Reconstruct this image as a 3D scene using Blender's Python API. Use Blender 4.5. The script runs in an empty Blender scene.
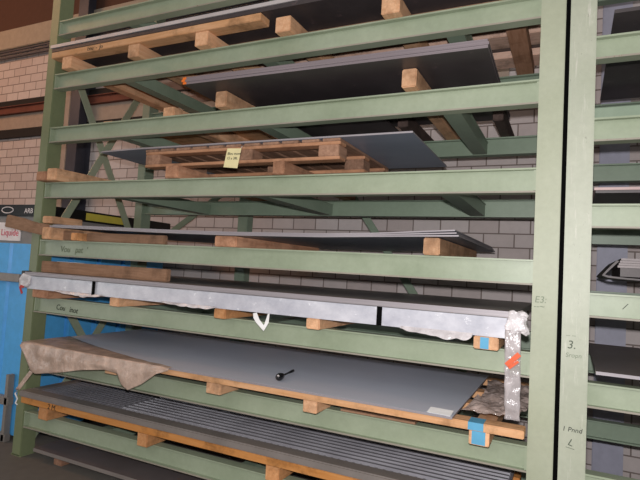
import bpy, bmesh, math, random
from mathutils import Vector, Matrix, noise

random.seed(7)
SC = bpy.context.scene
COL = SC.collection

# ------------------------------------------------------------------ camera
CAM = Vector((0.0, -3.0673, 1.78))
YAW, PIT, ROL = map(math.radians, (-25.9037, 3.4879, 3.3171))
fw = Vector((math.sin(YAW)*math.cos(PIT), math.cos(YAW)*math.cos(PIT), math.sin(PIT)))
rt = Vector((math.cos(YAW), -math.sin(YAW), 0))
up = rt.cross(fw)
r2 = math.cos(ROL)*rt + math.sin(ROL)*up
u2 = -math.sin(ROL)*rt + math.cos(ROL)*up
cd = bpy.data.cameras.new('camera')
cam = bpy.data.objects.new('camera', cd)
COL.objects.link(cam)
cam.matrix_world = Matrix(((r2.x, u2.x, -fw.x, CAM.x), (r2.y, u2.y, -fw.y, CAM.y), (r2.z, u2.z, -fw.z, CAM.z), (0, 0, 0, 1)))
cd.sensor_width = 36
cd.lens = 518.05/640*36
cd.shift_y = -2.5/640
cd.clip_start = 0.05
SC.camera = cam

# ------------------------------------------------------------------ light
w = bpy.data.worlds.new('world')
SC.world = w
w.use_nodes = True
bg = w.node_tree.nodes['Background']
bg.inputs[0].default_value = (1.0, 0.93, 0.9, 1)
bg.inputs[1].default_value = 0.13


def lamp(name, kind, loc, energy, col, target=None, **k):
    d = bpy.data.lights.new(name, kind)
    d.energy = energy
    d.color = col
    for a, v in k.items():
        setattr(d, a, v)
    o = bpy.data.objects.new(name, d)
    COL.objects.link(o)
    o.location = loc
    if target is not None:
        o.rotation_euler = (Vector(target)-Vector(loc)).to_track_quat('-Z', 'Y').to_euler()
    return o


# the camera's own flash, a hand above the lens
lamp('camera_flash', 'POINT', CAM + u2*0.12, 385, (1.0, 0.97, 0.98), shadow_soft_size=0.025)
# daylight of the hall behind the photographer and its lamps over the left aisle
lamp('hall_daylight', 'AREA', (-1.0, -9.0, 6.0), 170, (1.0, 0.95, 0.9), (-1, 0, 1.5), shape='RECTANGLE', size=9, size_y=4)
lamp('aisle_lamp', 'AREA', (-9.5, -2.0, 6.5), 125, (1.0, 0.5, 0.26), (-8.0, 2.3, 3.2), shape='RECTANGLE', size=3, size_y=1.5)
lamp('container_fill', 'AREA', (-8.5, -4.5, 1.7), 15, (0.95, 0.98, 1.0), (-5.2, .2, .9), shape='RECTANGLE', size=2.2, size_y=2.2, spread=1.6)  # unseen fill light, added to brighten the blue container
SC.view_settings.view_transform = 'Standard'
SC.view_settings.look = 'None'
SC.view_settings.gamma = 1
SC.view_settings.use_curve_mapping = False
SC.view_settings.exposure = 0.0


# ------------------------------------------------------------------ materials
def lin(h):
    h = h.lstrip('#')
    out = []
    for i in (0, 2, 4):
        c = int(h[i:i+2], 16)/255
        out.append(c/12.92 if c <= .04045 else ((c+.055)/1.055)**2.4)
    return (*out, 1)


class NT:
    def __init__(s, name):
        s.m = bpy.data.materials.new(name)
        s.m.use_nodes = True
        s.t = s.m.node_tree
        s.b = s.t.nodes['Principled BSDF']

    def n(s, typ, **k):
        x = s.t.nodes.new(typ)
        for a, v in k.items():
            setattr(x, a, v)
        return x

    def l(s, a, b):
        s.t.links.new(a, b)

    def coord(s, scale=(1, 1, 1), kind='Object'):
        tc = s.n('ShaderNodeTexCoord')
        mp = s.n('ShaderNodeMapping')
        mp.inputs['Scale'].default_value = scale
        s.l(tc.outputs[kind], mp.inputs[0])
        return mp.outputs[0]

    def noise(s, vec, scale, detail=4, rough=.6, lo=.3, hi=.7):
        x = s.n('ShaderNodeTexNoise')
        x.inputs['Scale'].default_value = scale
        x.inputs['Detail'].default_value = detail
        x.inputs['Roughness'].default_value = rough
        if vec is not None:
            s.l(vec, x.inputs['Vector'])
        r = s.n('ShaderNodeMapRange')
        r.inputs[1].default_value = lo
        r.inputs[2].default_value = hi
        s.l(x.outputs[0], r.inputs[0])
        return r.outputs[0]

    def mix(s, fac, a, b, mode='MIX'):
        x = s.n('ShaderNodeMix', data_type='RGBA', blend_type=mode)
        for sock, v in ((x.inputs[0], fac), (x.inputs[6], a), (x.inputs[7], b)):
            if isinstance(v, (int, float)):
                sock.default_value = v
            elif isinstance(v, tuple):
                sock.default_value = v
            else:
                s.l(v, sock)
        return x.outputs[2]

    def bump(s, h, strength=.3, dist=.01):
        x = s.n('ShaderNodeBump')
        x.inputs['Strength'].default_value = strength
        x.inputs['Distance'].default_value = dist
        s.l(h, x.inputs['Height'])
        s.l(x.outputs[0], s.b.inputs['Normal'])

    def set(s, color=None, rough=.6, metal=0., spec=.5):
        if color is not None:
            if isinstance(color, tuple):
                s.b.inputs['Base Color'].default_value = color
            else:
                s.l(color, s.b.inputs['Base Color'])
        s.b.inputs['Roughness'].default_value = rough
        s.b.inputs['Metallic'].default_value = metal
        s.b.inputs['Specular IOR Level'].default_value = spec
        return s.m


def paint(name, base, dirt, rust, wear=.62, rough=.42, scuff=None):
    t = NT(name)
    v = t.coord()
    big = t.noise(v, 2.2, 5, .65, .3, .75)
    c = t.mix(big, lin(base), lin(dirt))
    v2 = t.coord((1, 1, .35))
    chips = t.noise(v2, 26, 8, .8, wear, wear+.05)
    c = t.mix(chips, c, lin(rust))
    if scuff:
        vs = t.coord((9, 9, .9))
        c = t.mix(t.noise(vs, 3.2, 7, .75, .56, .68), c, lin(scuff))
    fine = t.noise(v, 30, 5, .7, .3, .75)
    c = t.mix(.10, c, fine, 'MULTIPLY')
    t.bump(fine, .02, .002)
    return t.set(c, rough, 0, .45)


def wood(name, a, b, axis, dirt=.35, rough=.8):
    t = NT(name)
    sc = {'x': (1.2, 14, 14), 'y': (14, 1.2, 14), 'z': (14, 14, 1.2)}[axis]
    v = t.coord(sc)
    info = t.n('ShaderNodeObjectInfo')
    vm = t.n('ShaderNodeVectorMath', operation='ADD')
    t.l(v, vm.inputs[0])
    mu = t.n('ShaderNodeMath', operation='MULTIPLY')
    mu.inputs[1].default_value = 40
    t.l(info.outputs['Random'], mu.inputs[0])
    cx = t.n('ShaderNodeCombineXYZ')
    for i in range(3):
        t.l(mu.outputs[0], cx.inputs[i])
    t.l(cx.outputs[0], vm.inputs[1])
    g = t.noise(vm.outputs[0], 3.0, 6, .65, .3, .72)
    c = t.mix(g, lin(a), lin(b))
    blot = t.noise(t.coord(), 5, 5, .7, .5, .8)
    c = t.mix(blot, c, t.mix(1 - dirt, lin(b), (0.02, 0.014, 0.01, 1)))
    rnd = t.n('ShaderNodeMapRange')
    rnd.inputs[3].default_value = .78
    rnd.inputs[4].default_value = 1.12
    t.l(info.outputs['Random'], rnd.inputs[0])
    hs = t.n('ShaderNodeHueSaturation')
    t.l(rnd.outputs[0], hs.inputs['Value'])
    t.l(c, hs.inputs['Color'])
    t.bump(g, .35, .004)
    return t.set(hs.outputs[0], rough, 0, .25)


def steel(name, a, b, metal=.6, rough=.45, axis=(1, 1, 1), scale=3, spots=None):
    t = NT(name)
    v = t.coord(axis)
    c = t.mix(t.noise(v, scale, 6, .65, .3, .72), lin(a), lin(b))
    if spots:
        c = t.mix(t.noise(v, scale*3.1, 7, .75, .6, .7), c, lin(spots))
    f = t.noise(v, scale*14, 3, .6, .3, .7)
    t.bump(f, .06, .002)
    return t.set(c, rough, metal, .5)


def plain(name, c, rough=.6, metal=0., spec=.4):
    t = NT(name)
    v = t.coord()
    k = t.noise(v, 12, 4, .6, .3, .8)
    base = lin(c)
    dark = tuple(x*.82 for x in base[:3]) + (1,)
    return t.set(t.mix(k, base, dark), rough, metal, spec)


def film(name, c, alpha, rough=.25):
    t = NT(name)
    v = t.coord((3, 3, 2))
    k = t.noise(v, 3, 5, .6, .35, .7)
    base = lin(c)
    col = t.mix(k, base, tuple(min(1, x*1.35) for x in base[:3])+(1,))
    t.bump(k, .4, .02)
    t.set(col, rough, 0, .6)
    r = t.n('ShaderNodeMapRange')
    r.inputs[3].default_value = max(0, alpha-.2)
    r.inputs[4].default_value = min(1, alpha+.2)
    t.l(k, r.inputs[0])
    t.l(r.outputs[0], t.b.inputs['Alpha'])
    return t.m


M = {}
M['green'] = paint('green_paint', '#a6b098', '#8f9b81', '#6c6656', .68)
M['green_post'] = paint('green_post_paint', '#b0b59e', '#a3a990', '#736c5c', .69, .5)
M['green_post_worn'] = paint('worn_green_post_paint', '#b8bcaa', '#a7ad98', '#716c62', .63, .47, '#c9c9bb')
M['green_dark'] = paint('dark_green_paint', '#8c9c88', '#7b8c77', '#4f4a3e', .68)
M['corner_worn'] = paint('worn_corner', '#8d8a76', '#6f6656', '#55483c', .5, .6)
M['lip_worn'] = paint('scuffed_beam_lip', '#a19a8c', '#908a7d', '#80705f', .6, .55)
M['olive'] = paint('olive_green_paint', '#848e6a', '#768060', '#5a5138', .64)
M['wood_y'] = wood('pale_pine_depth', '#e8bb94', '#d09d75', 'y')
M['wood_x'] = wood('pale_pine_length', '#e4b48a', '#cc9868', 'x')
M['wood_orange'] = wood('orange_pine_length', '#dd9c5c', '#c98544', 'x', .2)
M['wood_orange_y'] = wood('orange_pine_depth', '#dda472', '#c68a58', 'y', .2)
M['wood_old_x'] = wood('brown_old_board', '#ab866c', '#8a6a52', 'x', .5)
M['wood_old_y'] = wood('brown_old_timber', '#a98068', '#82604c', 'y', .5)
M['wood_red_y'] = wood('reddish_timber', '#d0a081', '#ad7b5c', 'y', .45)
M['wood_pallet_x'] = wood('weathered_pallet_length', '#cb9a78', '#a87858', 'x', .4)
M['wood_pallet_y'] = wood('weathered_pallet_depth', '#b08a72', '#8a6853', 'y', .4)
M['wood_shade_y'] = wood('shade_dark_timber', '#5a4a44', '#453833', 'y', .4)  # darkness of the silhouetted timber ends put into the wood colour
M['wood_pink_x'] = wood('pale_pink_board', '#f0cdb8', '#dcb29a', 'x', .2)
M['steel_black'] = steel('black_mill_scale_plate', '#4a4344', '#3a3536', .1, .45, (1, 1, 1), 2.5, '#635455')
M['steel_edge'] = steel('cut_plate_edge', '#a6a0a3', '#8c868a', .15, .45, (.4, 1, 60), 2)
M['steel_blue'] = steel('blue_grey_sheet', '#8b93a3', '#7e8798', .08, .4, (1, 4, 1), 1.2)
M['steel_grey'] = steel('grey_sheet', '#dce0ec', '#cfd4e2', .0, .34, (.6, 2, 1), 1.0)
M['steel_pale'] = steel('pale_zinc_sheet', '#cfc9c8', '#b9b3b3', .15, .45)
M['steel_mauve'] = steel('mauve_grey_plate_edge', '#8a8084', '#72686c', .1, .5, (.4, 1, 60), 2)
M['steel_top'] = steel('dusty_grey_sheet', '#a39d9b', '#8e8886', .05, .4, (1, 1, 1), 2, '#a08468')
M['steel_pink'] = steel('pinkish_sheet', '#b89f9b', '#9c8582', .1, .5)
M['steel_dull'] = steel('dull_dark_plate', '#57504f', '#463f3f', .1, .5)
M['steel_brown'] = steel('brown_grey_sheet', '#7b7271', '#695f5e', .15, .42, (1, 1, 1), 2, '#8a6a52')
M['steel_lip'] = steel('dull_grey_lip', '#8d8580', '#7a736e', .15, .5)
M['grate'] = steel('dark_grating', '#9a989e', '#7d7b81', .2, .4)
M['grate_dark'] = steel('dark_grating_base', '#2a2829', '#201e1f', .3, .6)
M['column_dark'] = steel('dark_wall_column', '#4d4d57', '#3d3d46', .1, .5)
M['column_grey'] = plain('blue_grey_column_paint', '#b3b3c4', .5)
M['rust'] = paint('rust_red_paint', '#80493a', '#633629', '#3d241c', .6, .7)
M['concrete'] = plain('concrete', '#b3a796', .9)
M['floor'] = plain('concrete_floor', '#6e6962', .85)
M['board_beige'] = plain('beige_wall_board', '#b3a293', .85)
M['dark_trim'] = plain('dark_trim', '#2a2624', .8)
M['brown_trim'] = plain('brown_trim', '#5a3d30', .8)
M['cable'] = plain('grey_cable_pipe', '#5d585a', .5)
M['black'] = plain('black_plastic', '#101012', .35)
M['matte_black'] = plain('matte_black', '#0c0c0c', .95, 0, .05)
M['gloss_black'] = plain('gloss_black_plastic', '#0b0b0e', .12, 0, .7)
M['blue'] = plain('blue_container', '#5cb6f6', .34)
M['blue_grey'] = plain('grey_fascia', '#8b8784', .6)
M['rail'] = steel('galvanised_rail', '#a09a94', '#857f7a', .3, .5)
M['white'] = plain('white_board', '#efe7e6', .5)
M['red_ink'] = plain('red_ink', '#d8455f', .6)
M['ink'] = plain('black_marker', '#2a2e28', .7)
M['ink_beam'] = plain('rubbed_marker', '#737c66', .7)
M['ink_faint'] = plain('very_faint_marker', '#838d79', .7)
M['ink_soft'] = plain('faded_marker', '#5b6455', .7)
M['yellow_paper'] = plain('yellow_paper', '#eee3ae', .8)
M['yellow_label'] = plain('yellow_label', '#d0c350', .6)
M['paper_white'] = plain('white_paper', '#fafaf8', .7)
M['blue_paint'] = plain('blue_paint', '#5fa8cc', .6)
M['orange_spray'] = plain('orange_spray', '#f07a28', .7)
M['orange_red'] = plain('orange_red_paint', '#e0633a', .6)
M['red_tape'] = plain('red_tape', '#c43a36', .5)
M['wrap'] = steel('silver_white_wrap', '#d9d9df', '#a9abb6', .0, .28, (1.5, 1, 2.2), 3, '#f0f0f4')
M['wrap_white'] = film('crumpled_white_film', '#d8d3d4', .93, .15)
M['loose_film'] = film('loose_brownish_film', '#c2b0a8', .7, .12)
M['clear_film'] = film('clear_film', '#b8b1b1', .55, .15)
M['brown_paper'] = film('brown_packing_film', '#bda595', .93, .28)


def brick_mat():
    t = NT('beige_brickwork')
    tc = t.n('ShaderNodeTexCoord')
    sp = t.n('ShaderNodeSeparateXYZ')
    t.l(tc.outputs['Object'], sp.inputs[0])
    cb = t.n('ShaderNodeCombineXYZ')
    t.l(sp.outputs[0], cb.inputs[0])
    t.l(sp.outputs[2], cb.inputs[1])
    mp = t.n('ShaderNodeMapping')
    mp.inputs['Location'].default_value = (0.245-.035, -2.231 + 20*.137, 0)
    t.l(cb.outputs[0], mp.inputs[0])
    b = t.n('ShaderNodeTexBrick')
    t.l(mp.outputs[0], b.inputs[0])
    b.inputs['Scale'].default_value = 1
    b.inputs['Brick Width'].default_value = .29
    b.inputs['Row Height'].default_value = .137
    b.inputs['Mortar Size'].default_value = .007
    b.inputs['Mortar Smooth'].default_value = .25
    b.inputs['Color1'].default_value = lin('#ded4d1')
    b.inputs['Color2'].default_value = lin('#cfc2be')
    b.inputs['Mortar'].default_value = lin('#8f827c')
    n = t.noise(t.coord(), 14, 6, .7, .25, .8)
    c = t.mix(.12, b.outputs['Color'], n, 'MULTIPLY')
    inv = t.n('ShaderNodeMath', operation='SUBTRACT')
    inv.inputs[0].default_value = 1
    t.l(b.outputs['Fac'], inv.inputs[1])
    t.bump(inv.outputs[0], .5, .01)
    return t.set(c, .9, 0, .2)


M['brick'] = brick_mat()


# ------------------------------------------------------------------ mesh builders
class MB:
    def __init__(s):
        s.bm = bmesh.new()
        s.mi = 0

    def box(s, x0, x1, y0, y1, z0, z1, bev=0.0, mat=None):
        return s.obox(Vector(((x0+x1)/2, (y0+y1)/2, (z0+z1)/2)), Matrix.Identity(3), (abs(x1-x0), abs(y1-y0), abs(z1-z0)), bev, mat)

    def obox(s, c, R, size, bev=0.0, mat=None):
        t = bmesh.new()
        bmesh.ops.create_cube(t, size=1)
        for v in t.verts:
            v.co = Vector((v.co.x*size[0], v.co.y*size[1], v.co.z*size[2]))
        if bev:
            bmesh.ops.bevel(t, geom=t.edges[:], offset=bev, segments=2, affect='EDGES')
        for v in t.verts:
            v.co = R @ v.co + c
        s.merge(t, mat)
        return s

    def merge(s, t, mat=None, smooth=False):
        idx = {}
        for v in t.verts:
            idx[v] = s.bm.verts.new(v.co)
        for f in t.faces:
            try:
                nf = s.bm.faces.new([idx[v] for v in f.verts])
                nf.material_index = mat if mat is not None else s.mi
                nf.smooth = smooth or f.smooth
            except ValueError:
                pass
        t.free()

    def bar(s, p, q, wid, thick, normal, bev=0.0):
        """flat bar from p to q; wid across, thick along normal"""
        p, q, n = Vector(p), Vector(q), Vector(normal).normalized()
        a = (q-p).normalized()
        n = (n - a*n.dot(a)).normalized()
        b = n.cross(a)
        R = Matrix((a, b, n)).transposed()
        return s.obox((p+q)/2, R, ((q-p).length, wid, thick), bev)

    def prism(s, poly, ax, lo, hi, mat=None):
        """extrude a 2D polygon; ax = axis of the extrusion ('x' -> poly is (y,z), 'y' -> (x,z), 'z' -> (x,y))"""
        t = bmesh.new()

        def P(a, b, c):
            return {'x': (c, a, b), 'y': (a, c, b), 'z': (a, b, c)}[ax]
        A = [t.verts.new(P(a, b, lo)) for a, b in poly]
        B = [t.verts.new(P(a, b, hi)) for a, b in poly]
        t.faces.new(A)
        t.faces.new(list(reversed(B)))
        n = len(poly)
        for i in range(n):
            t.faces.new((A[i], B[i], B[(i+1) % n], A[(i+1) % n]))
        bmesh.ops.recalc_face_normals(t, faces=t.faces[:])
        s.merge(t, mat)
        return s

    def grid(s, fn, nu, nv, thick=0.0, smooth=True, mat=None):
        """surface fn(u,v) on 0..1, given a thickness along its normal"""
        t = bmesh.new()
        V = [[t.verts.new(fn(i/nu, j/nv)) for j in range(nv+1)] for i in range(nu+1)]
        for i in range(nu):
            for j in range(nv):
                t.faces.new((V[i][j], V[i+1][j], V[i+1][j+1], V[i][j+1]))
        bmesh.ops.recalc_face_normals(t, faces=t.faces[:])
        if thick:
            t.normal_update()
            bmesh.ops.solidify(t, geom=t.faces[:], thickness=thick)
        for f in t.faces:
            f.smooth = smooth
        s.merge(t, mat)
        return s

    def tube(s, pts, rad, seg=8, cap=True):
        t = bmesh.new()
        pts = [Vector(p) for p in pts]
        rads = rad if isinstance(rad, (list, tuple)) else [rad]*len(pts)
        rings = []
        for i, p in enumerate(pts):
            d = (pts[min(i+1, len(pts)-1)]-pts[max(i-1, 0)]).normalized()
            a = d.orthogonal().normalized() if abs(d.z) > .9 else d.cross(Vector((0, 0, 1))).normalized()
            b = d.cross(a)
            rings.append([t.verts.new(p+(a*math.cos(k*math.tau/seg)+b*math.sin(k*math.tau/seg))*rads[i]) for k in range(seg)])
        for i in range(len(rings)-1):
            for k in range(seg):
                f = t.faces.new((rings[i][k], rings[i][(k+1) % seg], rings[i+1][(k+1) % seg], rings[i+1][k]))
                f.smooth = True
        if cap:
            t.faces.new(list(reversed(rings[0])))
            t.faces.new(rings[-1])
        s.merge(t)
        return s

    def isec(s, ax, a, b, y0, y1, z0, z1, fl=.010, web=.008, lip=None):
        """I-section lying along X (ax 'x') : flanges top and bottom"""
        ym = (y0+y1)/2
        poly = [(y0, z0), (y1, z0), (y1, z0+fl), (ym+web/2, z0+fl), (ym+web/2, z1-fl), (y1, z1-fl), (y1, z1), (y0, z1), (y0, z1-fl), (ym-web/2, z1-fl), (ym-web/2, z0+fl), (y0, z0+fl)]
        return s.prism(poly, ax, a, b)


ORG = {}


def finish(name, mb, mats, parent, loc):
    me = bpy.data.meshes.new(name)
    mb.bm.normal_update()
    for v in mb.bm.verts:
        v.co -= loc
    mb.bm.to_mesh(me)
    mb.bm.free()
    for m in (mats if isinstance(mats, (list, tuple)) else [mats]):
        me.materials.append(M[m] if isinstance(m, str) else m)
    o = bpy.data.objects.new(name, me)
    COL.objects.link(o)
    return o


def part(name, mb, mats, parent, label=None, kind=None):
    o = finish(name, mb, mats, parent, ORG[parent.name])
    o.parent = parent
    ORG[o.name] = ORG[parent.name]
    if label:
        o['label'] = label
    if kind:
        o['kind'] = kind
    return o


def thing(name, label, cat, loc, group=None):
    o = bpy.data.objects.new(name, None)
    o.empty_display_size = .1
    COL.objects.link(o)
    o.location = loc
    ORG[o.name] = Vector(loc)
    o['label'] = label
    o['category'] = cat
    if group:
        o['group'] = group
    return o


def solo(name, mb, mats, label, cat, group=None, kind=None):
    vs = [v.co for v in mb.bm.verts]
    lo = [min(v[i] for v in vs) for i in range(3)]
    hi = [max(v[i] for v in vs) for i in range(3)]
    loc = Vector(((lo[0]+hi[0])/2, (lo[1]+hi[1])/2, lo[2]))
    o = finish(name, mb, mats, None, loc)
    o.location = loc
    ORG[o.name] = loc
    if label:
        o['label'] = label
        o['category'] = cat
    if group:
        o['group'] = group
    if kind:
        o['kind'] = kind
    return o


def struct(name, mb, mats, label=None, cat=None):
    o = finish(name, mb, mats, None, Vector((0, 0, 0)))
    ORG[o.name] = Vector((0, 0, 0))
    o['kind'] = 'structure'
    if label:
        o['label'] = label
        o['category'] = cat
    return o


def writing(s, size, loc, mat, parent, tilt=0.0, face='-y', shear=.15, name='writing', label=None, thick=.0006):
    cu = bpy.data.curves.new(name, 'FONT')
    cu.body = s
    cu.size = size
    cu.shear = shear
    cu.extrude = thick
    tmp = bpy.data.objects.new(name, cu)
    COL.objects.link(tmp)
    dg = bpy.context.evaluated_depsgraph_get()
    dg.update()
    me = bpy.data.meshes.new_from_object(tmp.evaluated_get(dg))
    bpy.data.objects.remove(tmp)
    bpy.data.curves.remove(cu)
    R = {'-y': Matrix.Rotation(math.pi/2, 4, 'X'), '+x': Matrix.Rotation(math.pi/2, 4, 'Z') @ Matrix.Rotation(math.pi/2, 4, 'X')}[face]
    me.transform(Matrix.Translation(Vector(loc)-ORG[parent.name]) @ R @ Matrix.Rotation(tilt, 4, 'Z'))
    me.materials.clear()
    me.materials.append(M[mat])
    o = bpy.data.objects.new(name, me)
    COL.objects.link(o)
    o.parent = parent
    ORG[o.name] = ORG[parent.name]
    if label:
        o['label'] = label
    return o


# ------------------------------------------------------------------ the hall
WY = 2.3
struct('floor', MB().box(-16, 7, -8, 2.6, -.2, 0), 'floor')
struct('wall_back', MB().box(-16, 7, WY, WY+.3, 0, 7.2), 'brick')
struct('trim_1', MB().box(-16, -3.2, WY-.08, WY, 5.16, 5.5, .01), 'concrete', 'long concrete lintel high on the brick wall', 'lintel')
struct('trim_2', MB().box(-16, -3.2, WY-.05, WY, 5.5, 7.2), 'brown_trim', 'brown boarding above the concrete lintel', 'boarding')
struct('trim_3', MB().isec('x', -16, -.6, WY-.1, WY, 4.03, 4.16, .012, .03), 'rust', 'rust-red steel beam along the brick wall', 'beam')
struct('trim_4', MB().box(-16, -.6, WY-.03, WY, 3.78, 4.03), 'board_beige', 'beige board strip below the rust-red wall beam', 'panel')
struct('trim_5', MB().box(-16, -.6, WY-.05, WY, 3.64, 3.78), 'dark_trim', 'dark strip on the wall below the beige board', 'strip')
struct('trim_6', MB().box(-16, -3.2, WY-.04, WY, 4.16, 4.27), 'dark_trim', 'dark strip on the wall above the rust-red beam', 'strip')
mb = MB()
for z, r in ((5.13, .018), (5.08, .02), (5.02, .022)):
    mb.tube([(-16, WY-.05, z), (-3.2, WY-.05, z)], r)
struct('trim_7', mb, 'cable', 'three grey pipes under the concrete lintel', 'pipes')
mb = MB().box(-6.70, -6.50, WY-.25, WY-.235, 0, 7).box(-6.70, -6.50, WY-.015, WY, 0, 7).box(-6.6, -6.585, WY-.235, WY-.015, 0, 7)
struct('trim_8', mb, 'column_dark', 'dark steel column on the wall behind the left rack end', 'column')
struct('trim_9', MB().box(-6.9, -6.78, WY-.2, WY, 0, 5.1, .006), 'board_beige', 'pale batten beside the dark steel column', 'batten')
mb = MB().box(.215, .445, WY-.16, WY-.145, 0, 7).box(.215, .445, WY-.015, WY, 0, 7).box(.323, .337, WY-.145, WY-.015, 0, 7)
struct('trim_10', mb, 'column_grey', 'blue-grey steel column on the wall behind the right rack', 'column')

# ------------------------------------------------------------------ racks
LEV = [3.768, 3.268, 2.775, 2.272, 1.759, 1.257, .756, .254]      # undersides of the beams, top one first
BH = .14
EPS = .0015                       # bearers lie on the flange without cutting into it
TOP = [z+BH+EPS for z in LEV]
X1, X2 = -4.266, -.184          # clear bay between the uprights


def upright(x0, x1, y0, y1, h, mat, root, seam=False):
    """two channels welded toe to toe"""
    mb = MB()
    mb.box(x0, x1, y0, y1, 0, h, .006)
    mb.bm.normal_update()
    for f in mb.bm.faces:                       # paint is worn off the rolled corners
        if max(abs(c) for c in f.normal) < .99:
            f.material_index = 1
    mb.box(x0-.008, x1+.008, y0-.0, y1+.03, 0, .012)
    return part('upright', mb, [mat, 'corner_worn'], root)


rack = thing('cantilever_rack', 'long green steel sheet rack of eight beam levels, filling most of the picture', 'rack', (-2.28, .66, 0))
rack.name = 'sheet_metal_rack'
ORG['sheet_metal_rack'] = Vector((-2.28, .66, 0))
upright(-4.379, X1, 0, .14, 4.6, 'olive', rack)
pr_ = upright(X2, -.056, 0, .14, 4.6, 'green_post', rack)
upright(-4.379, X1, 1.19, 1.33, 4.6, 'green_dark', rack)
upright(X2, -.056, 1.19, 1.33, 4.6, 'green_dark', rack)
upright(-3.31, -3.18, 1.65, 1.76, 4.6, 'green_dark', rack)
part('gap_shade_strip', MB().box(-.055, -.034, .09, .12, .02, 4.6), 'matte_black', rack)  # added strip, stands in for the black shade between the two posts
beams = []


def worn_lip(mb):
    """the lower flange edge is scuffed down to the primer"""
    mb.bm.normal_update()
    zmin = min(v.co.z for v in mb.bm.verts)
    for f in mb.bm.faces:
        c = f.calc_center_median()
        if c.y < .006 and c.z < zmin+.012:
            f.material_index = 1


for i, z in enumerate(LEV):
    mb = MB().isec('x', X1, X2, .004, .082, z, z+BH, .010, .008)
    mb.box(X1, X1+.012, .0085, .078, z+.012, z+BH-.012)          # end plates welded to the uprights
    mb.box(X2-.012, X2, .0085, .078, z+.012, z+BH-.012)
    worn_lip(mb)
    beams.append(part('beam', mb, ['green', 'lip_worn'], rack))
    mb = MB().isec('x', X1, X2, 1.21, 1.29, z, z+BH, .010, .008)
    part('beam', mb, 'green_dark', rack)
    for xc in (-.68, -2.03, -3.42):
        mb = MB()
        mb.box(xc-.055, xc+.055, .05, 1.24, z+.004, z+.012)
        mb.box(xc-.055, xc+.055, .05, 1.24, z+.1, z+.108)
        mb.box(xc+.042, xc+.05, .05, 1.24, z+.012, z+.1)
        mb.box(xc-.05, xc-.042, .05, 1.24, z+.012, z+.1)
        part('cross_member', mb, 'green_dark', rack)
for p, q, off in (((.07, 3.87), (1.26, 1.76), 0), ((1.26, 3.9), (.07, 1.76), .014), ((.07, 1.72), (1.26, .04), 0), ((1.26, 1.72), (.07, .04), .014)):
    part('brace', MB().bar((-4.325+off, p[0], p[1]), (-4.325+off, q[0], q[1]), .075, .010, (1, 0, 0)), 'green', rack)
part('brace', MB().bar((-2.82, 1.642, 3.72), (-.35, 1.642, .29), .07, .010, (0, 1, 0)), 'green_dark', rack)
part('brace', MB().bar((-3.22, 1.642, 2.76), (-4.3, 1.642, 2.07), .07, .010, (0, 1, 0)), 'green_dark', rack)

rack2 = thing('right_rack', 'green steel sheet rack cut off by the right edge of the picture', 'rack', (2.15, .66, 0))
rack2.name = 'sheet_metal_rack.001'
ORG[rack2.name] = Vector((2.15, .66, 0))
Z1, Z2 = .096, 4.15
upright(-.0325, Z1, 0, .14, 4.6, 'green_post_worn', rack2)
upright(Z2, Z2+.128, 0, .14, 4.6, 'green_post', rack2)
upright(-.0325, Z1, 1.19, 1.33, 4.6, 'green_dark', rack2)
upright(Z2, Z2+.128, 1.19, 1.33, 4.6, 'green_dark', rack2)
RLEV = [3.915, 3.455, 2.992, 2.543, 2.080, 1.610, 1.147, .685, .222]
RH = .128
for z in RLEV:
    mb = MB().isec('x', Z1, Z2, .004, .082, z, z+RH, .010, .008)
    worn_lip(mb)
    part('beam', mb, ['green', 'lip_worn'], rack2)
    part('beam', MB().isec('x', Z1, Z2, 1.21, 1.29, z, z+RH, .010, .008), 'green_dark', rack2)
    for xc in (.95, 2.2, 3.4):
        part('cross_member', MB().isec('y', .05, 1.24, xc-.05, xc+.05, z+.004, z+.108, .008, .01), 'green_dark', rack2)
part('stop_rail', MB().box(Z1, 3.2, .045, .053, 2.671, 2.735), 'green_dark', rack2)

# handwriting on uprights and beams
writing('3.', .06, (-.006, -.0012, 1.44), 'ink_soft', rack2, label='hand-written number three on the upright')
writing('-- --', .03, (-.012, -.0012, 1.50), 'ink_faint', rack2)
writing('Sropn', .032, (-.012, -.0012, 1.395), 'ink_faint', rack2)
writing('1 Pnnd', .034, (-.018, -.0012, 1.012), 'ink', rack2)
writing('L', .05, (.008, -.0012, .945), 'ink_soft', rack2, -.3)
writing('__', .04, (.004, -.0012, .935), 'ink_soft', rack2, -.15)
writing('E3:', .05, (-.172, -.0012, 1.668), 'ink_faint', rack)
writing('--~', .045, (-.176, -.0012, 1.635), 'ink_faint', rack)
writing('Vou   pat  \'', .075, (-4.03, .0365, 1.80), 'ink_beam', rack)
writing('Cou   inot', .065, (-4.02, .0365, 1.30), 'ink', rack, -.05)
writing('/', .05, (.246, .0365, 1.665), 'ink', rack2, -.3)


# ------------------------------------------------------------------ helpers for timber and sheets
def bearer(x0, x1, y0, y1, z0, z1, mat, label, group=None, name='timber_bearer', skew=0.0):
    mb = MB()
    c = Vector(((x0+x1)/2, (y0+y1)/2, (z0+z1)/2))
    mb.obox(c, Matrix.Rotation(skew, 3, 'Z'), (x1-x0, y1-y0, z1-z0), .006)
    for v in mb.bm.verts:                       # sawn timber is never quite true
        v.co += Vector((noise.noise(v.co*7)*.004, 0, 0))
    return solo(name, mb, mat, label, 'timber', group)


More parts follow.
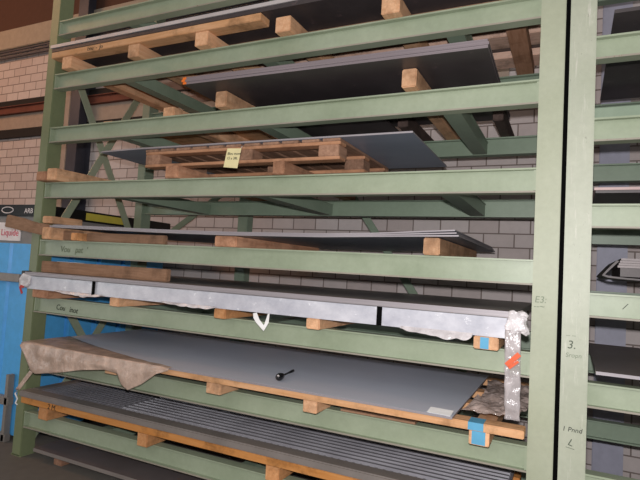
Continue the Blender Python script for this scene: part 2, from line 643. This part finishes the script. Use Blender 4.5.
def sheet(name, x0, x1, y0, y1, zf, th, mat, label, cat='sheet', group=None, skew=0.0, nx=40, edge=None):
    """flat or sagging plate; zf(x) is the height of its underside"""
    f = zf if callable(zf) else (lambda x: zf)
    mb = MB()
    t = bmesh.new()
    xm, ym = (x0+x1)/2, (y0+y1)/2
    ca, sa = math.cos(skew), math.sin(skew)
    if not callable(zf):
        nx = 1

    def rot(x, y):
        return (xm+(x-xm)*ca-(y-ym)*sa, ym+(x-xm)*sa+(y-ym)*ca)
    rows = []
    for i in range(nx+1):
        x = x0+(x1-x0)*i/nx
        z = f(x)
        rows.append([t.verts.new((*rot(x, y0), z)), t.verts.new((*rot(x, y1), z)), t.verts.new((*rot(x, y1), z+th)), t.verts.new((*rot(x, y0), z+th))])
    for i in range(nx):
        a, b = rows[i], rows[i+1]
        for k in range(4):
            fc = t.faces.new((a[k], a[(k+1) % 4], b[(k+1) % 4], b[k]))
            fc.material_index = 1 if (k in (1, 3)) else 0
    for r in (rows[0], rows[-1]):
        fc = t.faces.new(r)
        fc.material_index = 1
    bmesh.ops.recalc_face_normals(t, faces=t.faces[:])
    idx = {f_: f_.material_index for f_ in t.faces}
    vm = {v: mb.bm.verts.new(v.co) for v in t.verts}
    for f_ in t.faces:
        nf = mb.bm.faces.new([vm[v] for v in f_.verts])
        nf.material_index = idx[f_]
    t.free()
    return solo(name, mb, [mat, edge or mat], label, cat, group)


# ------------------------------------------------------------------ level 1 : long pallet with pale and dark sheets
z0 = TOP[1]
pal = thing('long_pallet', 'long pale wooden pallet on the topmost rack level in the photo', 'pallet', (-2.25, .6, z0))
for x in (-4.03, -3.24, -2.55, -1.84, -1.06, -.36):
    part('bearer', MB().box(x-.06, x+.06, -.065, 1.32, z0, z0+.108, .004), 'wood_y' if x < -.6 else 'wood_red_y', pal)
pl = part('deck_board', MB().box(-4.225, -2.02, -.075, .045, z0+.108, z0+.163, .004), 'wood_x', pal)
for y0, y1, m in ((.30, .42, 'wood_old_x'), (.48, .58, 'wood_old_x'), (.72, .93, 'wood_pink_x'), (1.11, 1.33, 'wood_pink_x')):
    part('deck_board', MB().box(-4.2, -.22, y0, y1, z0+.108, z0+.163, .004), m, pal)
writing('l:ou  -  Jo', .05, (-3.77, -.0763, z0+.118), 'ink', pal)
sheet('steel_sheet_stack', -4.22, -.24, -.078, 1.35, z0+.164, .033, 'steel_black', 'dark steel sheets with black edge lying on the topmost long pallet', 'sheet', edge='steel_black')
sheet('steel_sheet', -4.235, -1.0, -.085, 1.36, z0+.198, .027, 'steel_pale', 'pale sheet with a white front edge at the very top left', 'sheet', edge='steel_pale')

# ------------------------------------------------------------------ level 2 : thick black plates seen from below
z0 = TOP[2]
G2 = 'thick black plates with orange corner'
for k, (x0, x1, d) in enumerate(((-2.525, -.445, 0), (-2.535, -.440, -.003), (-2.53, -.448, .002))):
    pt = sheet('steel_plate', x0, x1, -.245+d, 1.12+d, z0+.116+k*.0175, .0172, 'steel_black',
          ['lowest black plate in the thick stack on the second level', 'middle black plate in the thick stack on the second level', 'uppermost black plate in the thick stack on the second level'][k], 'plate', G2, .018, edge='steel_mauve')
    xm_, ym_ = (x0+x1)/2, (.875+2*d)/2
    Rz = Matrix.Rotation(.018, 3, 'Z')
    c_ = Vector((xm_, ym_, z0+.1246+k*.0175))+Rz @ Vector((x0+.012-xm_, -.245+d-.0012-ym_, 0))
    part('paint_mark', MB().obox(c_, Rz, (.03, .002, .0163)), 'orange_spray', pt, 'orange spray mark')
for x0, x1, m, l in ((-2.37, -2.27, 'wood_y', 'pale square timber under the left end of the thick black plates'),
                     (-.958, -.866, 'wood_y', 'pale square timber under the right half of the thick black plates')):
    bearer(x0, x1, -.075, 1.5, z0, z0+.115, m, l)
for x0, x1, l in ((-1.24, -1.16, 'shade-dark timber sticking out behind the thick black plates'), (-.53, -.46, 'shade-dark timber behind the right end of the thick black plates')):
    bearer(x0, x1, .75, 1.62, z0, z0+.115, 'wood_shade_y', l)
sheet('steel_sheet', -2.24, -1.27, .10, 1.58, z0, .012, 'steel_black', 'black sheet lying flat on the beams beneath the thick plates', 'sheet')
bearer(-3.05, -2.93, .12, 1.4, z0, z0+.115, 'wood_y', 'pale timber left of the thick black plates, on the second level')
sheet('plywood_board', -4.1, -2.66, .55, 1.35, z0+.116, .02, 'wood_x', 'pale wooden board lying behind, left of the thick black plates', 'board')
bearer(-3.95, -3.83, .3, 1.4, z0, z0+.115, 'wood_y', 'pale timber under the left end of the plywood board')

# ------------------------------------------------------------------ level 3 : pallet with blue-grey sheets
z0 = TOP[3]
P0, P1 = -3.08, -1.38
bearer(-2.84, -2.71, -.03, 1.3, z0, z0+.095, 'wood_red_y', 'rounded timber with dark stripes under the left part of the tagged pallet')
bearer(-1.87, -1.78, -.03, 1.3, z0, z0+.095, 'wood_red_y', 'reddish timber under the right part of the tagged pallet')
bearer(-4.255, -4.135, -.095, .9, z0, z0+.08, 'wood_red_y', 'pinkish timber end against the left upright, third level', skew=0)
bearer(-4.125, -4.005, -.09, 1.1, z0, z0+.105, 'wood_y', 'orange-brown square timber beside the left upright, third level', skew=0)
pal = thing('wooden_pallet', 'weathered wooden pallet with a yellow tag on its front', 'pallet', ((P0+P1)/2, .5, z0+.095))
zz = z0+.095
for y0 in (0, .45, .9):
    part('bottom_runner', MB().box(P0, P1, y0, y0+.1, zz, zz+.022, .003), 'wood_pallet_x', pal)
    part('stringer_board', MB().box(P0, P1, y0, y0+.1, zz+.1, zz+.122, .003), 'wood_pallet_x', pal)
    for xc in (P0+.075, -2.14, P1-.085):
        part('block', MB().box(xc-.075, xc+.075, y0+.002, y0+.14 if y0 < .8 else y0+.1, zz+.022, zz+.1, .004), 'wood_pallet_y', pal)
x = P0
while x < P1-.05:
    part('deck_board', MB().box(x, min(x+.13, P1), -.005, 1.0, zz+.122, zz+.142, .003), 'wood_pallet_y', pal)
    x += .157
t3 = zz+.142
for k, (x0, x1, d) in enumerate(((-3.56, -.90, 0), (-3.55, -.905, .012))):
    sheet('steel_sheet', x0, x1, -.02+d, 1.02+d, lambda x: t3+.001+k*.0078-.010*max(0, -3.12-x)/.5, .007, 'steel_blue',
          ['lower blue-grey sheet on the tagged pallet, overhanging both ends', 'upper thin blue-grey sheet on the tagged pallet'][k], 'sheet', 'blue-grey sheets on the tagged pallet', .012, edge='steel_edge')
tag = thing('paper_tag', 'yellow hand-written paper tag hanging on the pallet front', 'tag', (-2.23, -.012, zz-.02))
mb = MB()
mb.prism([(-2.276, 2.620), (-2.153, 2.614), (-2.177, 2.470), (-2.300, 2.482)], 'y', -.0135, -.0122)
part('paper', mb, 'yellow_paper', tag)
writing('Blou mont', .027, (-2.272, -.0143, 2.572), 'ink', tag, -.04)
writing('15 x 28L', .027, (-2.276, -.0143, 2.538), 'ink', tag, -.04)
part('string', MB().tube([(-2.16, -.012, 2.612), (-2.155, -.01, 2.625), (-2.15, -.006, 2.63)], .0015, 6), 'paper_white', tag)

# ------------------------------------------------------------------ level 4 : thin sagging sheets on odd timbers
z0 = TOP[4]


def sag(x):
    pts = [(-4.06, 2.004), (-3.95, 2.003), (-2.8, 1.984), (-2.2, 1.979), (-1.45, 1.984), (-.73, 2.006), (-.5, 2.012)]
    for (a, za), (b, zb) in zip(pts, pts[1:]):
        if x <= b:
            s = max(0, min(1, (x-a)/(b-a)))
            return za+(zb-za)*s
    return pts[-1][1]


G4 = 'thin grey sheets on the fourth level'
for k, (x0, x1, yo) in enumerate(((-4.03, -.575, 0), (-4.05, -.59, .012), (-4.02, -.60, .02))):
    sheet('steel_sheet', x0, x1, -.085+yo, 1.52+yo*2, lambda x: sag(x)+k*.0095+(.007*k*max(0, x+1.1)/.5), .0085, 'steel_blue',
          ['bottom sheet of the thin sagging grey stack on the fourth level', 'middle sheet of the thin sagging grey stack on the fourth level', 'top sheet of the thin sagging grey stack on the fourth level'][k], 'sheet', G4, 0, edge='steel_edge')
bearer(-4.085, -3.975, -.115, 1.3, z0, z0+.102, 'wood_y', 'pale timber under the left end of the sagging sheets')
bearer(-4.09, -3.975, -.118, .2, 2.0375, 2.098, 'wood_y', 'short pale block on top of the sagging sheets by the left upright')
bearer(-3.755, -3.675, -.09, .3, z0, z0+.062, 'wood_orange_y', 'small orange block end between brown boards, fourth level')
bearer(-2.31, -2.12, -.045, 1.3, z0, z0+.076, 'wood_red_y', 'wide greyish timber under the middle of the sagging sheets')
bearer(-.785, -.69, -.05, 1.3, z0, z0+.101, 'wood_y', 'pale square timber under the right end of the sagging sheets')
bearer(-3.67, -2.82, -.005, .04, z0, z0+.07, 'wood_old_x', 'long dark brown board on edge along the fourth beam', name='timber_board')
bearer(-3.965, -3.765, .0, .05, z0, z0+.085, 'wood_old_x', 'short rough brown offcut under the sagging sheets, near the left upright', name='timber_offcut')
mb = MB()
p, q = Vector((-4.45, -.19, 2.045)), Vector((-4.125, .035, 1.972))
a = (q-p).normalized()
n_ = Vector((-a.y, a.x, 0)).normalized()
n_ = -n_ if n_.y > 0 else n_
R = Matrix((a, n_, a.cross(n_))).transposed()
mb.obox((p+q)/2+Vector((0, 0, 0)), R, ((q-p).length, .06, .105), .006)
bmesh.ops.subdivide_edges(mb.bm, edges=mb.bm.edges[:], cuts=5, use_grid_fill=True)
for v in mb.bm.verts:
    v.co += Vector((noise.noise(v.co*13), noise.noise(v.co*13+Vector((5, 0, 0))), noise.noise(v.co*13+Vector((0, 9, 0)))))*.012
solo('timber_offcut', mb, 'wood_old_x', 'broken brown timber poking out past the left upright', 'timber')

# ------------------------------------------------------------------ level 5 : wrapped package
z0 = TOP[5]
for x0, x1, m, l in ((-4.16, -3.95, 'wood_red_y', 'broad timber under the left end of the wrapped package'),
                     (-3.24, -3.14, 'wood_y', 'second timber from the left under the wrapped package'),
                     (-2.23, -2.13, 'wood_orange_y', 'timber beside the torn white label under the wrapped package'),
                     (-1.505, -1.41, 'wood_y', 'timber left of the right black strap under the wrapped package')):
    bearer(x0, x1, -.10, 1.35, z0, z0+.068, m, l)
b = thing('timber_bearer', 'pale timber with blue sticker on its end under the wrapped package', 'timber', (-.4, .6, z0))
part('beam_timber', MB().box(-.465, -.335, -.12, 1.35, z0, z0+.068, .005), 'wood_y', b)
part('blue_sticker', MB().box(-.43, -.385, -.1222, -.1202, z0+.003, z0+.065), 'blue_paint', b, 'blue sticker on the timber end')
zp = z0+.068
pk = thing('wrapped_sheet_package', 'long silver-white wrapped sheet package with black straps', 'package', (-2.25, .6, zp))
A, B = -4.225, -.30


def zb(x):
    return zp


def front(u, v):
    x = A+(B-A)*u
    z = zp+.001+.108*v
    y = -.104+noise.noise(Vector((x*3, z*6, 2)))*.004+noise.noise(Vector((x*16, z*18, 5)))*.0012
    return (x, y, z)


mb = MB().grid(front, 260, 10)
mb.box(A, B, -.095, 1.38, zp+.001, zp+.109)
part('wrapping', mb, 'wrap', pk)
part('top_plate', MB().box(A-.03, -.25, -.110, 1.40, zp+.112, zp+.145, .004), 'steel_top', pk, 'brown-grey top sheet')
part('edge_protector', MB().box(A-.03, -.255, -.120, -.1105, zp+.115, zp+.146, .004), 'steel_edge', pk)
for x in (-3.41, -1.014):
    part('strap', MB().box(x-.016, x+.016, -.116, -.112, zp+.001, zp+.113), 'matte_black', pk, 'black strap')
# hanging skirt of the wrap below the package, ragged


def skirt(x0, x1, d0, d1, seed):
    def fn(u, v):
        x = x0+(x1-x0)*u
        dep = (d0+(d1-d0)*u)*(.55+.6*abs(noise.noise(Vector((x*9, seed, 0)))))*math.sin(math.pi*min(1, max(.04, u)))**.4
        z = zp+.012-v*dep
        return (x, -.112-.02*v+noise.noise(Vector((x*22, z*30, seed)))*.01, z)
    return fn


part('film_skirt', MB().grid(skirt(-.88, -.47, .04, .085, 3), 70, 10, .0015, False), 'wrap_white', pk)
part('film_skirt', MB().grid(skirt(-3.85, -3.3, .03, .05, 8), 50, 6, .0015), 'wrap_white', pk)
part('film_skirt', MB().grid(skirt(-2.7, -2.2, .02, .04, 5), 40, 6, .0015), 'wrap_white', pk)


def crumple(cx, cy, cz, rx, ry, rz, seed, amp):
    t = bmesh.new()
    bmesh.ops.create_icosphere(t, subdivisions=5, radius=1)
    for v in t.verts:
        d = v.co.copy()
        k = 1+amp*noise.noise(d*1.6+Vector((seed, 0, 0)))+amp*.35*abs(noise.noise(d*4+Vector((0, seed, 0))))
        dd = Vector((max(-.8, min(.8, d.x))*1.2, max(-.8, min(.8, d.y))*1.2, max(-.75, min(.75, d.z))*1.25))
        v.co = Vector((cx+dd.x*rx*k, cy+dd.y*ry*k, cz+dd.z*rz*k))
    for f in t.faces:
        f.smooth = True
    return t


mb = MB()
mb.merge(crumple(-.252, -.09, zp+.088, .055, .035, .052, 3, .5))
part('crumpled_film', mb, 'wrap_white', pk, 'crumpled white film at the right end')
mb = MB()
mb.merge(crumple(-4.25, -.095, zp+.07, .07, .028, .065, 9, .35))
part('crumpled_film', mb, 'wrap_white', pk, 'crumpled film at the left end')


def hang(u, v):
    x = -.303+.078*u+.012*v+noise.noise(Vector((v*6, u*2, 1)))*.008
    z = zp+.05-v*.46
    y = -.128+noise.noise(Vector((u*3, v*9, 4)))*.012-.018*v
    return (x, y, z)


st = part('hanging_strip', MB().grid(hang, 6, 40, .001), 'clear_film', pk, 'clear film strip hanging down')
mb = MB()
mb.bar((-.288, -.158, 1.335), (-.226, -.158, 1.40), .026, .0015, (0, 1, 0))
mb.bar((-.275, -.158, 1.322), (-.23, -.158, 1.362), .014, .0015, (0, 1, 0))
part('orange_mark', mb, 'orange_red', st, 'orange mark on the film strip')
mb = MB().prism([(-1.89, 1.462), (-1.862, 1.468), (-1.838, 1.425), (-1.80, 1.39), (-1.776, 1.468), (-1.763, 1.47), (-1.766, 1.41), (-1.80, 1.353), (-1.865, 1.405), (-1.885, 1.432)], 'y', -.126, -.1245)
part('torn_label', mb, 'paper_white', pk, 'torn white label flap')
part('corner_cap', MB().box(-4.30, -4.255, -.118, -.05, zp+.118, zp+.152, .004), 'black', pk, 'black corner cap')
part('red_tape', MB().bar((-4.285, -.13, zp+.015), (-4.255, -.125, zp-.045), .022, .004, (0, 1, 0)).bar((-4.285, -.126, zp+.02), (-4.235, -.128, zp+.012), .018, .003, (0, 1, 0)), 'red_tape', pk, 'red tape tail')
zt = zp+.147
bearer(-4.24, -2.79, .02, .07, zt, zt+.098, 'wood_old_x', 'long brown board on edge on top of the wrapped package', name='timber_board')
solo('paper_strip', MB().box(-4.05, -3.75, .03, .065, zt+.099, zt+.101), 'paper_white', 'white paper strip on the brown board above the wrapped package', 'paper')

# ------------------------------------------------------------------ level 6 : big grey sheet on a long pallet
z0 = TOP[6]
pal = thing('long_pallet', 'long pale pallet with blue paint mark under the big grey sheet', 'pallet', (-2.2, .55, z0))
for x0, x1 in ((-4.0, -3.88), (-3.17, -3.05), (-2.21, -2.09), (-1.465, -1.37), (-.465, -.36)):
    part('bearer', MB().box(x0, x1, -.155, 1.25, z0, z0+.075, .004), 'wood_y', pal)
for y0, y1, xr in ((-.165, -.05, -.19), (.25, .37, -.3), (.62, .74, -.3), (1.1, 1.22, -.2)):
    part('deck_board', MB().box(-4.15, xr, y0, y1, z0+.075, z0+.118, .004), 'wood_x', pal)
part('blue_mark', MB().box(-.47, -.39, -.1665, -.1648, z0+.078, z0+.1175).box(-.47, -.39, -.166, -.06, z0+.1178, z0+.1186).box(-.45, -.38, -.1565, -.1548, z0+.004, z0+.073), 'blue_paint', pal, 'blue paint mark')
z6 = z0+.119
sheet('steel_sheet', -4.12, -.55, -.185, 1.22, z6, .012, 'steel_grey', 'big smooth grey sheet with a black hand tool lying on it', 'sheet', edge='steel_edge')
zs = z6+.012
# black pear-shaped hand tool
tl = thing('hand_tool', 'small black pear-shaped tool lying on the big grey sheet', 'tool', (-1.71, -.04, zs))
ctr = Vector((-1.71, -.04, zs+.026))
d = Vector((-.14, .99, -.01)).normalized()
prof = [(-.030, .003), (-.026, .012), (-.015, .021), (0, .025), (.02, .024), (.045, .020), (.07, .013), (.09, .007)]
mb = MB().tube([ctr+d*a for a, r in prof], [r for a, r in prof], 20)
part('grip', mb, 'gloss_black', tl)
mb = MB().tube([ctr+d*a for a in (.088, .12, .17, .22, .265, .275)], [.0055, .0055, .006, .009, .0095, .004], 12)
part('shaft', mb, 'black', tl)
e = Vector((.15, -.9, .4)).normalized()
mb = MB().tube([ctr+e*.0235, ctr+e*.027, ctr+e*.0285], [.010, .009, .004], 14)
part('grip_glint', mb, 'steel_pale', tl, 'white highlight on the grip, modelled as a pale disc')  # the grip's white highlight, put on as a pale disc
mb = MB().obox(Vector((-.625, -.135, zs+.0075)), Matrix.Rotation(-.05, 3, 'Z') @ Matrix.Rotation(.17, 3, 'X'), (.13, .075, .0012))
solo('paper_label', mb, 'paper_white', 'white paper label at the front right corner of the big grey sheet', 'label')


def cfilm(u, v):
    x = -.535+.30*u+.05*math.sin(v*3)
    y = -.02+1.0*v
    z = zs+.004+abs(noise.noise(Vector((x*11, y*7, 1))))*.05+abs(noise.noise(Vector((x*20, y*15, 3))))*.012
    return (x, y, z)


solo('plastic_film', MB().grid(cfilm, 26, 50, .001, False), 'loose_film', 'crumpled clear plastic film right of the big grey sheet', 'film')


def hem(x):
    pts = [(-4.08, 1.0), (-4.0, .9), (-3.92, .815), (-3.86, .80), (-3.6, .845), (-3.35, .90), (-3.1, .935), (-2.98, .925), (-2.93, .85), (-2.86, .822), (-2.74, .88), (-2.6, .975), (-2.5, 1.01)]
    for (a, za), (b, zb_) in zip(pts, pts[1:]):
        if x <= b:
            s = (x-a)/(b-a)
            return za+(zb_-za)*max(0, s)
    return 1.01


def drape(u, v):
    x = -4.08+1.58*u
    back = .42*(1-u)**1.3+.02
    wr = noise.noise(Vector((x*4, v*3, 7)))
    fine = noise.noise(Vector((x*9, v*4, 2)))
    if v < .35:
        s = v/.35
        y = -.19+back*(1-s)
        z = zs+.003+abs(wr)*.010*(1-s)+.008*max(0, 1-u*3)
        z += .004*abs(fine)
        if x < -4.12:
            z -= 0
    else:
        s = (v-.35)/.65
        h = hem(x)
        z = zs+.004+(h-zs)*s
        y = -.200-.018*math.sin(s*2.2)-.022*wr*s-.005*fine
    return (x, y, z)


mb = MB().grid(drape, 110, 40, .0015)
mb.grid(lambda u, v: (-3.93+.05*u-.13*v, -.222-.02*v+.01*math.sin(u*3), .825-.17*v), 4, 10, .0015)
solo('packing_sheet', mb, 'brown_paper', 'crumpled brown packing sheet draped over the left end of the grey sheet', 'packing sheet')
solo('plywood_strip', MB().box(-1.28, -.8, .01, .22, z0, z0+.012), 'wood_old_x', 'thin dark board on the sixth beam under the grey sheet', 'board')

# ------------------------------------------------------------------ level 7 : ribbed grating on orange timber
z0 = TOP[7]
pal = thing('long_pallet', 'orange timber pallet carrying the dark ribbed panel near the floor', 'pallet', (-2.2, .55, z0))
for x0, x1 in ((-3.98, -3.87), (-2.87, -2.77), (-1.75, -1.65), (-.7, -.6)):
    part('bearer', MB().box(x0, x1, -.075, 1.25, z0, z0+.1, .005), 'wood_orange_y', pal)
for y0, y1 in ((-.085, .035), (.5, .62), (1.1, 1.22)):
    part('deck_board', MB().box(-4.2, -.25, y0, y1, z0+.1, z0+.152, .004), 'wood_orange', pal)
writing('2 M.', .06, (-3.86, -.0865, z0+.105), 'ink', pal)
z7 = z0+.153
gr = thing('ribbed_panel', 'dark ribbed metal panel with slots and a grey front lip', 'panel', (-2.2, .55, z7))
gx0, gx1 = -4.22, -.3
part('base_sheet', MB().box(gx0, gx1, -.085, 1.25, z7, z7+.012), 'grate_dark', gr)
part('front_lip', MB().box(gx0, gx1, -.095, .02, z7, z7+.05, .008), 'steel_lip', gr)
mb = MB()
y = .075
while y < 1.24:
    mb.prism([(y-.016, z7+.030), (y+.016, z7+.030), (y+.012, z7+.05), (y-.012, z7+.05)], 'x', gx0+1.05, gx1)
    y += .058
part('rib', mb, 'grate', gr)
mb = MB()
x = gx0+.12
while x < gx1:
    mb.box(x, x+.016, .022, 1.24, z7+.012, z7+(.046 if x < gx0+1.03 else .036))
    x += .05
part('cross_bar', mb, 'grate', gr)
mb = MB()
y = .075
while y < 1.24:
    mb.box(gx0+.1, gx0+1.05, y-.007, y+.007, z7+.012, z7+.04)
    y += .058
part('perforation_bar', mb, 'grate', gr)
part('end_lip', MB().box(gx0, gx0+.1, .02, 1.25, z7+.012, z7+.048, .006), 'steel_lip', gr)
part('tie_wire', MB().tube([(-4.22, -.103, z7+.06), (-4.25, -.108, z7+.02), (-4.22, -.103, z7-.02), (-4.24, -.103, z7-.06), (-4.215, -.103, z7-.07)], .006, 6), 'paper_white', gr)

# ------------------------------------------------------------------ below the lowest beam
for x0, x1, l in ((-3.9, -3.8, 'timber on the floor under the left end of the lowest sheet'), (-2.3, -2.2, 'timber on the floor under the middle of the lowest sheet'), (-.8, -.7, 'timber on the floor under the right end of the lowest sheet')):
    bearer(x0, x1, .05, 1.2, 0, .08, 'wood_old_y', l)
sheet('steel_sheet', -4.1, -.4, .0, 1.2, .0815, .03, 'steel_brown', 'brown-grey sheet lowest of all, close to the floor', 'sheet', edge='steel_lip')

# ------------------------------------------------------------------ right rack contents
z0 = RLEV[2]+RH+EPS
for x0, x1, l in ((.5, .6, 'dark timber under the plate at the top of the right rack'), (2.9, 3.0, 'far dark timber under the top plate of the right rack')):
    bearer(x0, x1, .0, 1.3, z0, z0+.08, 'wood_old_y', l)
sheet('steel_sheet', .175, 3.8, -.06, 1.38, z0+.081, .02, 'steel_black', 'black plate added as dark fill at the top of the right rack', 'sheet')  # plate added to fill the interior under the top beam with dark
z0 = RLEV[3]+RH+EPS
sheet('steel_sheet', .12, 3.6, .06, .42, z0, .02, 'steel_black', 'added narrow black strip for the shade band at the second beam of the right rack', 'sheet')  # strip added to give the black shade band below this beam
z0 = RLEV[4]+RH+EPS
for x0, x1, l in ((.6, .7, 'dark timber under the pink-edged sheet of the right rack'), (2.9, 3.0, 'far dark timber under the pink-edged sheet')):
    bearer(x0, x1, .08, 1.25, z0, z0+.062, 'wood_old_y', l)
sheet('steel_sheet', .112, 3.7, .05, 1.15, z0+.063, .014, 'steel_black', 'dark sheet under the pink-edged sheet in the right rack', 'sheet', edge='steel_black')
sheet('steel_sheet', .105, 3.7, .045, 1.12, z0+.078, .014, 'steel_pink', 'thin sheet with a pinkish front edge on the right rack', 'sheet')
z0 = RLEV[5]+RH+EPS
for x0, x1, l in ((.55, .65, 'timber under the bent boards on the right rack'), (2.3, 2.4, 'far timber under the bent boards on the right rack')):
    bearer(x0, x1, .38, 1.2, z0, z0+.075, 'wood_old_y', l)
bent = thing('bent_sheet', 'bent brown sheet folded round the board stack on the right rack', 'sheet', (1.2, .75, z0+.075))
prof = [(2.6, z0+.075), (.5, z0+.075), (.3, z0+.082), (.20, z0+.088), (.168, z0+.1), (.19, z0+.13), (.219, z0+.165), (.243, z0+.192)]
th = .010
poly = [(a, b_) for a, b_ in prof]
inner = [(2.6, z0+.075+th), (.5, z0+.075+th), (.3, z0+.082+th), (.21, z0+.088+th), (.184, z0+.105), (.203, z0+.128), (.232, z0+.16), (.255, z0+.186)]
part('folded_plate', MB().prism(poly+inner[::-1], 'y', .40, 1.15), 'steel_dull', bent)
for k in range(4):
    zz = z0+.15+k*.0142
    part('fold_layer', MB().box(.248+.006*k, 2.5, .405+.004*k, 1.15, zz, zz+.0125), 'steel_brown', bent)
part('inner_packing', MB().box(.262, 2.4, .41, 1.1, z0+.0985, z0+.149), 'steel_dull', bent)
z0 = RLEV[6]+RH+EPS
for x0, x1, l in ((.35, .45, 'timber under the dark plate with a bright front edge, right rack'), (2.8, 2.9, 'far timber under the dark bright-edged plate, right rack')):
    bearer(x0, x1, -.02, 1.25, z0, z0+.06, 'wood_old_y', l)
sheet('steel_sheet', .128, 3.7, -.11, 1.27, z0+.061, .016, 'steel_brown', 'dark plate with a bright front edge in the right rack', 'sheet', edge='steel_edge')

# ------------------------------------------------------------------ blue container left of the rack
bc = thing('blue_container', 'blue ribbed container with grey rails and a white sign, left of the rack', 'container', (-5.5, 1.0, 0))
cx0, cx1, cy0, cy1 = -6.6, -4.62, .26, 1.95


def ribbed(x0, x1, n, depth):
    pts = []
    s = (x1-x0)/n
    for i in range(n):
        a = x0+i*s
        pts += [(a, 0), (a+s*.05, -depth), (a+s*.88, -depth), (a+s, 0)]
    return pts


outl = [(x, cy0+d) for x, d in ribbed(cx0, cx1, 6, .05)]
outl += [(cx1-d, y) for y, d in ribbed(cy0+.02, cy1, 5, .05)]
outl += [(cx1, cy1), (cx0, cy1)]
part('body', MB().prism(outl, 'z', .05, 1.86), 'blue', bc)
part('fascia', MB().box(cx0-.03, cx1+.035, cy0-.02, cy1+.03, 1.83, 2.13, .01), 'blue_grey', bc)
rim = part('top_rim', MB().box(cx0-.05, cx1+.05, cy0-.04, cy1+.05, 2.13, 2.245, .008), 'black', bc)
sg = part('sign', MB().box(-6.0, -4.875, cy0-.032, cy0-.022, 1.885, 2.065), 'white', bc, 'white sign with red lettering')
writing('Liquide', .094, (-5.172, cy0-.034, 1.935), 'red_ink', sg, shear=0)
writing('ARB', .07, (-4.83, cy0-.042, 2.16), 'white', rim, shear=0)
mb = MB()
mb.tube([(-5.09+.09*math.cos(k*math.tau/24), cy0-.042, 2.19+.03*math.sin(k*math.tau/24)) for k in range(25)], .005, 6, False)
part('oval_mark', mb, 'white', rim)
part('yellow_label', MB().box(cx1+.051, cx1+.054, .72, 1.25, 2.15, 2.225), 'yellow_label', rim, 'yellow strip label')
for z in (1.49, .335):
    part('rail', MB().box(cx0, -4.70, cy0-.12, cy0-.06, z, z+.075, .006), 'rail', bc)
part('rail', MB().box(cx0, -4.70, cy0-.12, cy0-.06, 0, .07, .006), 'rail', bc)
part('corner_post', MB().box(-4.76, -4.715, cy0-.12, cy0-.06, 0, .62, .004), 'rail', bc)
for x in (-6.2, -5.2):
    part('rail_bracket', MB().box(x, x+.05, cy0-.065, cy0-.03, 0, 1.6), 'rail', bc)
